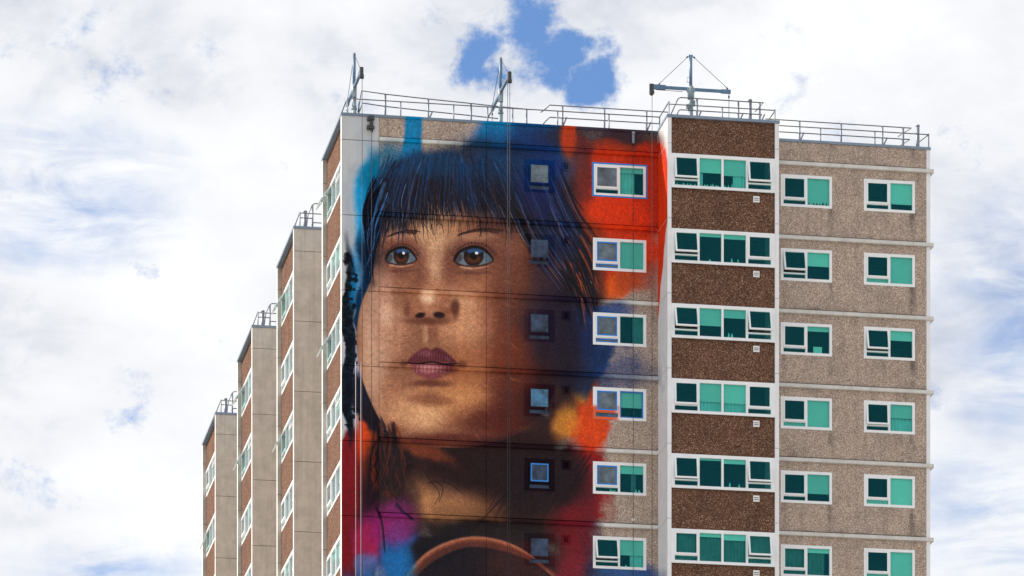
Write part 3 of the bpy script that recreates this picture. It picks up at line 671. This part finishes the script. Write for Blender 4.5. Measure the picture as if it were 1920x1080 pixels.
big = [
    [B(film='film'), B(blind=.2, curtain=('curtain', 0, 0, .62))],
    [FT, B(blind=1.)],
    [FT, B(curtain=('dcurtain', 0, .55, 1), blind=0)],
    [B(film='film', tape=True, strip='film2'), B(blind=.6, tape=True)],
    [B(film='film', tape=True), B(blind=.3, curtain=('dcurtain', .3, .5, .7))],
    [B(open=17), B(blind=.55, curtain=('curtain', .5, .45, 1))],
    [B(), B(blind=.4)]]
biglab = ['painted round with blue tape, hazy film over the left sash', 'left sash taped in blue, mint blind fully down', 'left sash taped in blue, dark curtain on the right', 'both panes edged in blue tape, frame sprayed orange',
          'left sash taped in blue, short mint blind', 'left sash propped open, blind half down', None]
for k in range(NF):
    z0 = z_(-k*FH)
    window((BW[0], .03, z0+WZ0), 0, BW[1]-BW[0], WZ0-WZ1, SECB, big[k], tape=(k == 0), label=biglab[k], fm='frame_o' if k == 3 else 'frame')
    window((SM[0], .03, z0+WZ0), 0, SM[1]-SM[0], WZ0-WZ1, SEC1, [B(film=('film', 'film3', 'film3', 'film2', 'film3', 'film3', 'film')[k], strip='film3', tape=(k in (4,)))], fm='m_ledge', top=.14)
    v = MB(); panel(v, 8.177, 8.509, z0-.687, z0-.346, -.014, .06, [(8.262, 8.424, z0-.63, z0-.40)])
    for i in range(4): v.box(8.262, 8.424, .0, .05, z0-.625+i*.058, z0-.60+i*.058)
    part('wall_vent', v, M['m_ledge'], T)
r3 = [
    [[B(), B(blind=.97)], [B(), B(blind=.76, curtain=('curtain', .7, 0, .12))]],
    [[B(open=17), B(blind=.5)], [B(strip='blind'), B(blind=1.)]],
    [[B(), B(blind=.18)], [B(open=15), B(blind=.36)]],
    [[B(strip='blind'), B(blind=1.)], [B(open=6), B(blind=.5, curtain=('curtain', .5, 0, 1))]],
    [[B(), B(blind=.7)], [B(strip='blind'), B(blind=1.)]],
    [[B(curtain=('dcurtain', 0, 0, 1)), B(blind=.17, curtain=('dcurtain', .15, 0, .8))], [B(strip='blind'), B(blind=1.)]],
    [[B(), B(blind=.5)], [B(), B(blind=.3)]]]
for k in range(NF):
    for (a, b), st in zip(R3, r3[k]):
        window((a, .03, z_(-k*FH+WZ0)), 0, 1.955, WZ0-WZ1, SEC2, st)
        # rain stain is in the aggregate; a drip edge under each sill
# --- projecting bay on the end wall
BY = -1.7
for k in range(-1, NF):
    zt = -k*FH-.010 if k >= 0 else .94; zb = -(k+1)*FH+.010 if k >= 0 else .010
    # side slab returns to the wall: painted on its outer face
    o = part('side_panel', MB().box(11.8, 11.95, BY, -.001, z_(zb), z_(zt)), M['white_conc'], T)
    o.data.materials.append(M['m_side'])
    for p in o.data.polygons:
        if p.normal.x < -.9: p.material_index = 1
    wbox('side_panel', 'white_conc', 15.84, 15.99, BY, -.001, zb, zt)
    wz_t = -k*FH-1.60 if k >= 0 else .94
    wbox('spandrel_panel', 'brown', 11.952, 15.838, BY+.07, BY+.22, -(k+1)*FH-.363, wz_t)
part('parapet_coping', MB().box(11.78, 13.9, BY-.03, -.002, z_(.943), z_(1.045)), M['coping'], T)
part('parapet_coping', MB().box(13.906, 16.01, BY-.03, -.002, z_(.943), z_(1.045)), M['coping'], T)
SEC4 = [(.125, .985, 'sash'), (1.055, 1.875, 'fixed'), (1.955, 2.795, 'fixed'), (2.88, 3.735, 'sash')]
bay = [
    [B(open=11), B(blind=.5, curtain=('curtain', .5, 0, .2)), B(blind=.56, curtain=('curtain', .5, .45, 1)), B(open=12)],
    [B(open=15), B(blind=.12), B(blind=.16), B()],
    [B(open=18), B(blind=.6), B(blind=.3), B(open=18)],
    [B(open=3), B(blind=.64, curtain=('curtain', .6, 0, 1)), B(blind=.66, curtain=('curtain', .6, 0, 1)), B()],
    [B(open=9), B(blind=.08), B(blind=.16), B(open=10)],
    [B(curtain=('dcurtain', 0, 0, 1)), B(blind=.14, curtain=('dcurtain', .14, 0, 1)), B(blind=.22, curtain=('dcurtain', .2, 0, 1)), B(open=15, curtain=('dcurtain', 0, 0, 1))],
    [B(), B(blind=.4), B(), B()]]
for k in range(NF):
    window((11.952, BY+.04, z_(-k*FH-.362)), 0, 3.886, 1.235, SEC4, bay[k], top=.12, bottom=.085, strip=(0, 0, .225), sill=True)
    v = MB(); x0, z0 = 15.03, z_(-k*FH-1.985); v.box(x0, x0+.235, BY+.045, BY+.0695, z0, z0+.225)
    for i in range(3): v.box(x0+.03, x0+.205, BY+.036, BY+.0449, z0+.03+i*.065, z0+.062+i*.065)
    part('wall_vent', v, M['vent'], T)
    v = MB()
    for i in range(2): v.box(x0+.03, x0+.205, BY+.040, BY+.0445, z0+.066+i*.065, z0+.088+i*.065)
    part('vent_slot', v, M['black'], T)
# --- long side: four projecting bays in brown aggregate between concrete fins
SECL = [(.13, 1.20, 'sash'), (1.27, 2.38, 'fixed'), (2.45, 3.56, 'fixed'), (3.63, 4.72, 'sash')]
opens = [[34, 0, 32, 0, 0, 0, 0], [33, 0, 30, 0, 0, 8, 0], [33, 30, 0, 16, 0, 0, 0], [0, 22, 0, 0, 20, 0, 0]]
for i in range(4):
    y0 = i*PB
    for k in range(-1, NF):
        zt = -k*FH-.010 if k >= 0 else .875; zb = -(k+1)*FH+.010 if k >= 0 else .010
        part('lit_edge_strip', MB().box(-.014, -.001, y0+.0, y0+.2, z_(zb), z_(zt)), M['lit_edge'], T)  # added white strip: sunlit brightness of the fin edge put into its colour
        part('lit_edge_strip', MB().box(-.014, -.001, y0+5.05, y0+5.25, z_(zb), z_(zt)), M['lit_edge'], T)
        if i: part('fin_panel', MB().box(0, 2.7, y0, y0+.2, z_(zb), z_(zt)), M['concrete'], T)
        part('fin_panel', MB().box(0, 2.7, y0+5.05, y0+5.25, z_(zb), z_(zt)), M['concrete'], T)
        top = .875 if k < 0 else -k*FH-1.53
        b = MB().box(.15, .32, y0+.202, y0+5.048, z_(-(k+1)*FH-.33), z_(top)); part('spandrel_panel', b, M['brown'], T)
    part('parapet_coping', MB().box(-.03, .6, y0+(.302 if i == 0 else -.03), y0+5.28, z_(.878), z_(.975)), M['coping'], T)
    if i: part('parapet_coping', MB().box(.602, 2.7, y0-.03, y0+.3, z_(.878), z_(.975)), M['coping'], T)
    for k in range(NF):
        op = opens[i][k]
        st = [B(open=op), B(blind=(0, .3, 0, 0)[(i+k) % 4]), B(blind=(0, 0, .5, 0)[(i+k*2) % 4]), B(open=(12 if (i+k) % 3 == 0 else 0))]
        window((.15+.03, y0+5.048, z_(-k*FH-.33)), -math.pi/2, 4.846, 1.20, SECL, st, top=.12, bottom=.10, strip=(0, 0, .24))
    if i < 3: wbox('recess_wall', 'beige', 2.5, 2.7, y0+5.252, y0+PB-.002, ZB, .87)
    wbox('roof_deck', 'roof', .33, 2.71, y0+.21, y0+5.04, .45, .60)
# --- body behind the facades
YB = 3*PB+5.25
wbox('rear_wall', 'beige', 0.01, 22.17, YB+.002, YB+.2, ZB, .87)
wbox('east_wall', 'beige', 21.97, 22.168, .252, YB, ZB, .87)
wbox('roof_deck', 'roof', 2.715, 21.96, .16, YB-.01, .45, .602)
wbox('roof_deck', 'roof', 11.96, 15.83, BY+.23, .15, .45, .604)
wbox('service_core', 'dark', 2.9, 21.9, 1.1, YB-.1, ZB, .44)
for k in range(1, NF): wbox('floor_slab', 'dark', .34, 21.95, .17, 1.08, -k*FH-.05, -k*FH+.1)
for k in range(1, NF): wbox('floor_slab', 'dark', 11.96, 15.83, BY+.26, .16, -k*FH-.05, -k*FH+.1)
ls = MB(); ls.box(2.7, 22.17, 0.01, YB, 0, z_(ZB)); ls.box(11.8, 15.99, BY+.02, 0.0, 0, z_(ZB))
for i in range(4): ls.box(.0, 2.69, i*PB+.01, i*PB+5.25, 0, z_(ZB))
part('lower_storeys', ls, M['beige'], T)
# ---------------------------------------------------------------- things on the roof
def rail(name, label, lines, posts, group='roof railings', r=.021):
    xs = [p for l in lines for p in l]; c = Vector((lines[0][0][0], lines[0][0][1], .61))
    root = empty(name, (c.x, c.y, z_(c.z))); tag(root, label, 'railing', group)
    for l in lines:
        part_ = MB().tube([Vector(p)-c for p in l], r, 8); link('rail', part_.mesh('rail', M['rail']), root)
    for p in posts:
        x, y, zt = p[:3]; rr = p[3] if len(p) > 3 else .026
        link('post', MB().tube([Vector((x, y, .606))-c, Vector((x, y, zt))-c], rr, 8).mesh('post', M['post']), root)
        if len(p) > 4:                            # raking brace
            link('brace', MB().tube([Vector((x+p[4], y, zt-p[5]))-c, Vector((x, y, zt-p[5]-.38))-c, ], .03, 6).mesh('brace', M['post']), root)
    return root
rail('roof_railing', 'high two-bar tube railing rising behind the mural parapet, left stretch', [
    [(.68, .6, 1.22), (.82, .6, 2.02), (1.73, .81, 2.02), (3.37, 1.05, 2.02), (5.0, 1.25, 2.02), (6.1, 1.41, 2.02), (7.3, 1.53, 2.02)],
    [(.74, .6, 1.25), (.85, .6, 1.57), (1.73, .81, 1.57), (3.37, 1.05, 1.57), (5.0, 1.25, 1.57), (6.1, 1.41, 1.57)]],
    [(.72, .6, 1.6), (1.73, .81, 2.0, .04), (3.37, 1.05, 2.0, .035, .16, .42), (5.0, 1.25, 2.0, .04), (6.6, 1.45, 2.0)])
rail('roof_railing', 'low single-bar tube railing along the edge of the mural parapet', [[(.03, 1.1, .99), (.20, .42, 1.5), (.26, .35, 1.62), (11.93, .35, 1.62)], [(11.93, .35, 1.62), (11.93, -1.38, 1.62)]],
     [(.26, .35, 1.6), (2.23, .35, 1.6), (4.2, .35, 1.6), (5.47, .35, 1.6, .026, .2, .02), (6.93, .35, 1.6, .03), (8.09, .35, 1.6), (10.02, .35, 1.6), (11.93, .35, 1.6)])
rail('roof_railing', 'high two-bar tube railing behind the mural parapet, right stretch next to the bay', [
    [(7.5, .6, 1.62), (7.66, .6, 1.74), (7.84, .6, 1.91), (12.3, .6, 1.91)], [(7.6, .6, 1.2), (7.68, .6, 1.30), (7.84, .6, 1.46), (11.98, .6, 1.46)]],
    [(8.32, .6, 1.9, .035, .16, .4), (9.9, .6, 1.9, .035), (11.49, .6, 1.9, .035, .16, .4)])
rail('roof_railing', 'low tube railing round the edge of the projecting bay roof', [[(11.915, -1.4, 1.52), (15.9, -1.4, 1.52)], [(15.9, -1.4, 1.50), (15.9, -.2, 1.50)]],
     [(11.915, -1.4, 1.56), (13.92, -1.4, 1.51), (15.9, -1.4, 1.56)])
rail('roof_railing', 'high two-bar tube railing around the crane on the projecting bay roof', [
    [(12.09, -.9, 1.3), (12.36, -.9, 1.9), (12.46, -.9, 1.96), (15.58, -.9, 1.95), (15.5, .1, 1.95)], [(12.32, -.9, 1.3), (12.38, -.9, 1.46), (12.46, -.9, 1.51), (15.53, -.9, 1.51), (15.53, .1, 1.51)]],
    [(12.2, -.9, 1.3), (13.08, -.9, 1.94, .035, .16, .42), (14.64, -.9, 1.94, .035, .18, .42), (15.45, -.9, 1.94, .035, .18, .42)])
rail('roof_railing', 'high two-bar tube railing behind the plain right-hand parapet', [
    [(16.0, .6, 1.88), (21.6, .6, 1.86), (21.35, 1.6, 1.86)], [(16.0, .6, 1.43), (21.54, .6, 1.43), (21.3, 1.6, 1.43)]],
    [(17.31, .6, 1.87, .035, .16, .42), (18.9, .6, 1.87, .035), (20.49, .6, 1.87, .035, .18, .42), (21.28, .6, 1.86, .045)])
rail('roof_railing', 'low single-bar tube railing along the plain right-hand parapet', [[(16.0, .3, 1.56), (22.19, .3, 1.55)], [(22.19, .3, 1.55), (22.0, 1.4, 1.55)]],
     [(18.04, .3, 1.55), (20.12, .3, 1.55), (22.19, .3, 1.58)])
ords = {1: 'nearest', 2: 'middle', 3: 'farthest'}
for i in (1, 2, 3):
    y = i*PB
    rail('roof_railing', 'tube railing on the roof of the %s grey side bay' % ords[i], [
        [(.26, y+.3, 1.59), (2.5, y+.3, 1.58)], [(.26, y+.3, 1.40), (.75, y+.3, 1.40)], [(.26, y+.3, 1.59), (.04, y+.8, .98)],
        [(.60, y+.8, 1.2), (.66, y+.8, 1.7), (.82, y+.8, 2.08), (.92, y+.8, 2.15), (2.5, y+.8, 2.16)], [(.8, y+.8, 1.3), (.9, y+.8, 1.4), (2.5, y+.8, 1.38)]],
        [(.27, y+.3, 1.63), (.84, y+.8, 2.1, .035)])
    p = link('vent_pipe', MB().tube([(0, 0, 0), (0, 0, 1.14)], .075, 12).tube([(0, 0, 1.1), (0, 0, 1.17)], .082, 12).mesh('vent_pipe', M['post']), None, (.51, y+.6, z_(.6)))
    tag(p, 'short grey pipe upright on the roof of the %s grey side bay' % ords[i], 'pipe', 'roof pipes')
for x, y, z, l in ((15.10, -.8, 2.06, 'grey upright pipe on the projecting bay roof right of the crane'), (21.82, .5, 1.94, 'grey upright pipe at the far right corner of the roof')):
    p = link('vent_pipe', MB().tube([(0, 0, 0), (0, 0, z-.6)], .07, 12).tube([(0, 0, z-.65), (0, 0, z-.59)], .078, 12).mesh('vent_pipe', M['post']), None, (x, y, z_(.6))); tag(p, l, 'pipe', 'roof pipes')
# roof cranes: mast, two-armed boom, winch head at local -x
def crane(loc, rz, arm, label):
    r = empty('roof_crane', (loc[0], loc[1], z_(loc[2]))); r.rotation_euler.z = rz; tag(r, label, 'crane', 'davit cranes on the roof')
    H, ZBm = 2.75, 1.51
    add = lambda n, b, m: link(n, b.mesh(n, M[m]), r)
    add('mast', MB().tube([(0, 0, ZBm), (0, 0, H)], .06, 14), 'crane')
    add('mast_cap', MB().box(-.075, .075, -.03, .03, H-.05, H+.03), 'crane')
    add('mast_base', MB().tube([(0, 0, 0), (0, 0, .75)], .085, 14).tube([(0, 0, .75), (0, 0, 1.2)], .085, 14, .075).tube([(0, 0, .72), (0, 0, .78)], .105, 14).tube([(0, 0, 0), (0, 0, .03)], .16, 12), 'crane2')
    add('boom_collar', MB().tube([(0, 0, 1.15), (0, 0, 1.62)], .09, 14, .10).box(-.15, .15, -.06, .06, 1.42, 1.56).prism([(-.05, 1.15), (.05, 1.15), (.05, 1.5), (-.05, 1.5)], -.12, .12), 'crane2')
    add('boom', MB().box(-arm, -.10, -.045, .045, 1.47, 1.57).box(-arm, -arm+.55, -.055, .055, 1.44, 1.60), 'crane')
    add('boom', MB().box(.10, arm-.08, -.045, .045, 1.46, 1.56).box(arm-.35, arm, -.052, .052, 1.44, 1.575), 'crane')
    add('winch_head', MB().prism([(-.06, 1.25), (.06, 1.25), (.06, 1.62), (-.06, 1.62)], -arm-.05, -arm+.1).tube([(-arm+.04, -.08, 1.30), (-arm+.04, .08, 1.30)], .085, 12), 'black')
    add('winch_cable', MB().tube([(-arm+.2, 0, 1.42), (-.3, 0, 1.41)], .010, 5), 'rope')
    for s in (-1, 1):
        add('stay_cable', MB().tube([(s*(arm-.28 if s < 0 else arm-.1), 0, 1.62), (s*.09, 0, H-.03)], .010, 5), 'rope')
        add('shackle', MB().tube([(s*.16, 0, H-.08), (s*.10, 0, H-.03)], .03, 6).tube([(s*(arm-.28 if s < 0 else arm-.1), 0, 1.6), (s*(arm-.34 if s < 0 else arm-.16), 0, 1.66)], .028, 6), 'black')
    add('hook_chain', MB().tube([(arm-.06, 0, 1.44), (arm-.06, 0, .5)], .011, 5).tube([(arm-.06, 0, 1.36), (arm-.06, 0, 1.28)], .03, 6), 'rope')
    add('ladder_loop', MB().tube([(-.06, -.02, 1.75), (-.14, -.02, 1.75), (-.14, -.02, 1.95), (-.06, -.02, 1.95)], .012, 5), 'crane2')
    add('cable_box', MB().box(.06, .16, -.06, .06, .9, 1.1).box(-.17, -.06, -.05, .05, .8, .95), 'crane2')
    return r
crane((.53, .5, .56), math.pi/2, 1.9, 'blue roof crane at the left corner of the mural parapet')
crane((6.0, .6, .76), math.pi/2, 1.9, 'blue roof crane standing above the middle of the mural')
crane((12.885, -.7, .84), 0, 1.5, 'blue roof crane with its arms spread sideways on the projecting bay')
def rope(x, y, zt, zb, label, m='rope', r=.011):
    o = link('rope', MB().tube([(0, 0, zb-zt), (0, 0, 0)], r, 5).mesh('rope', M[m]), None, (x, y, z_(zt))); tag(o, label, 'rope', 'ropes down the facade')
rope(.55, -1.38, 1.83, -18, 'thin dark rope hanging from the left roof crane over the pier')
rope(5.93, -1.28, 2.03, -18, 'dark rope from the middle roof crane, left one of its pair')
rope(6.01, -1.28, 2.03, -18, 'dark rope from the middle roof crane, right one of its pair')
rope(11.43, -.7, 2.12, -18, 'dark rope hanging from the left arm of the crane on the bay', r=.010)
rope(1.09, -.07, .40, -12, 'thin cable running down the pier from the dark bracket', r=.009)
rope(10.853, -.07, .45, -18, 'thin cable running down across the wide windows from the small bracket', r=.009)
rope(.47, -.3, -8.2, -18, 'pale rope against the red paint of the pier, left one', 'wrope', .011)
rope(.66, -.3, -8.2, -18, 'pale rope against the red paint of the pier, right one', 'wrope', .011)
br = MB().box(-.06, .06, -.10, -.02, -.27, .27).box(-.13, .10, -.14, -.0, .10, .18).box(-.15, .10, -.14, -.0, -.22, -.13).box(-.16, -.09, -.16, .0, .07, .20).box(-.17, -.10, -.16, .0, -.25, -.11).tube([(.02, -.09, -.34), (.02, -.09, .3)], .03, 8)
o = link('cable_bracket', br.mesh('cable_bracket', M['black']), None, (1.09, -.001, z_(.64))); tag(o, 'dark metal cable bracket bolted near the top of the grey pier', 'bracket')
br = MB().box(-.04, .04, -.09, -.0, -.22, .22).box(-.055, .055, -.12, -.091, .12, .2).box(-.03, .03, -.14, -.091, -.21, -.15)
o = link('cable_bracket', br.mesh('cable_bracket', M['post']), None, (10.853, .002, z_(.67))); tag(o, 'small grey cable bracket on the dark painted parapet near the bay', 'bracket')
o = link('wall_socket', MB().tube([(0, .0, 0), (0, -.05, 0)], .06, 12).mesh('wall_socket', M['vent']), None, (10.86, .003, z_(-13.43))); tag(o, 'small round pale fitting on the pebble wall between two wide windows', 'fitting')
# small things standing on the inner sills
def jar(h, r, m):
    return cached(('jar', h, r, m), lambda: MB().tube([(0, 0, 0), (0, 0, h*.62)], r, 8).tube([(0, 0, h*.62), (0, 0, h*.8)], r, 8, r*.45).tube([(0, 0, h*.8), (0, 0, h)], r*.5, 8).mesh('jar', M[m]))
def row(x0, x1, y, z, n, m, label, cat='jar', hs=(.08, .2)):
    for i in range(n):
        h = round(random.uniform(*hs), 2); r = random.choice((.025, .035, .045))
        o = link('jar', jar(h, r, m), None, (x0+(x1-x0)*(i+.5)/n+random.uniform(-.03, .03), y, z))
        od = [None] if n == 1 else (['leftmost', 'rightmost'] if n == 2 else ['leftmost']+['second', 'third', 'fourth', 'fifth', 'sixth'][:n-2]+['rightmost'])
        tag(o, label.replace('@', od[i] or 'single'), cat, 'jars on the window sills')
wz = lambda k, b=-1.425: z_(-k*FH+b)
row(16.6, 17.35, .13, wz(0), 7, 'dpot', '@ small dark jar behind the low left pane of the top window beside the bay', hs=(.08, .13))
row(17.5, 18.3, .10, wz(0), 6, 'dpot', '@ small dark jar against the mint blind of the top window beside the bay', hs=(.08, .15))
by = -.362-1.15
row(13.05, 13.8, BY+.12, wz(0, by), 7, 'pot', '@ pale jar in the left middle pane of the top bay window', hs=(.07, .17))
row(13.95, 14.7, BY+.12, wz(0, by), 7, 'pot', '@ pale jar in the right middle pane of the top bay window', hs=(.07, .18))
row(12.1, 12.9, BY+.12, wz(0, by), 6, 'pot', '@ pale jar below the ajar left sash of the top bay window', hs=(.06, .12))
row(13.3, 13.5, BY+.12, wz(1, by), 1, 'pot', 'single white pot on the left centre sill of the second bay window', hs=(.11, .12))
row(14.1, 14.6, BY+.12, wz(1, by), 2, 'pot', '@ pale bottle in the right middle pane of the second bay window down', hs=(.14, .18))
row(14.05, 14.3, BY+.12, wz(2, by), 2, 'pot', '@ thin pale bottle low in the third bay window down', hs=(.14, .2))
row(14.0, 14.7, BY+.12, wz(4, by), 2, 'pot', '@ pale bottle in the dark right middle pane of the fifth bay window down', hs=(.13, .2))
row(10.0, 10.25, .12, wz(4), 3, 'pot', '@ pale jar below the taped sash of the fifth wide mural window down', hs=(.07, .14))
row(10.95, 11.15, .12, wz(4), 2, 'pot', '@ pale jar at the right end of the fifth wide mural window sill', hs=(.14, .2))
row(10.5, 11.2, .12, wz(5), 3, 'pot', '@ pale jar on the sill of the wide mural window with the propped sash', hs=(.08, .15))
c = link('cardboard_sheet', MB().box(0, .33, 0, .01, 0, .27).mesh('cardboard_sheet', M['blind']), None, (17.72, .12, wz(2))); tag(c, 'pale square sheet standing in the third window down, right of the bay', 'sheet')
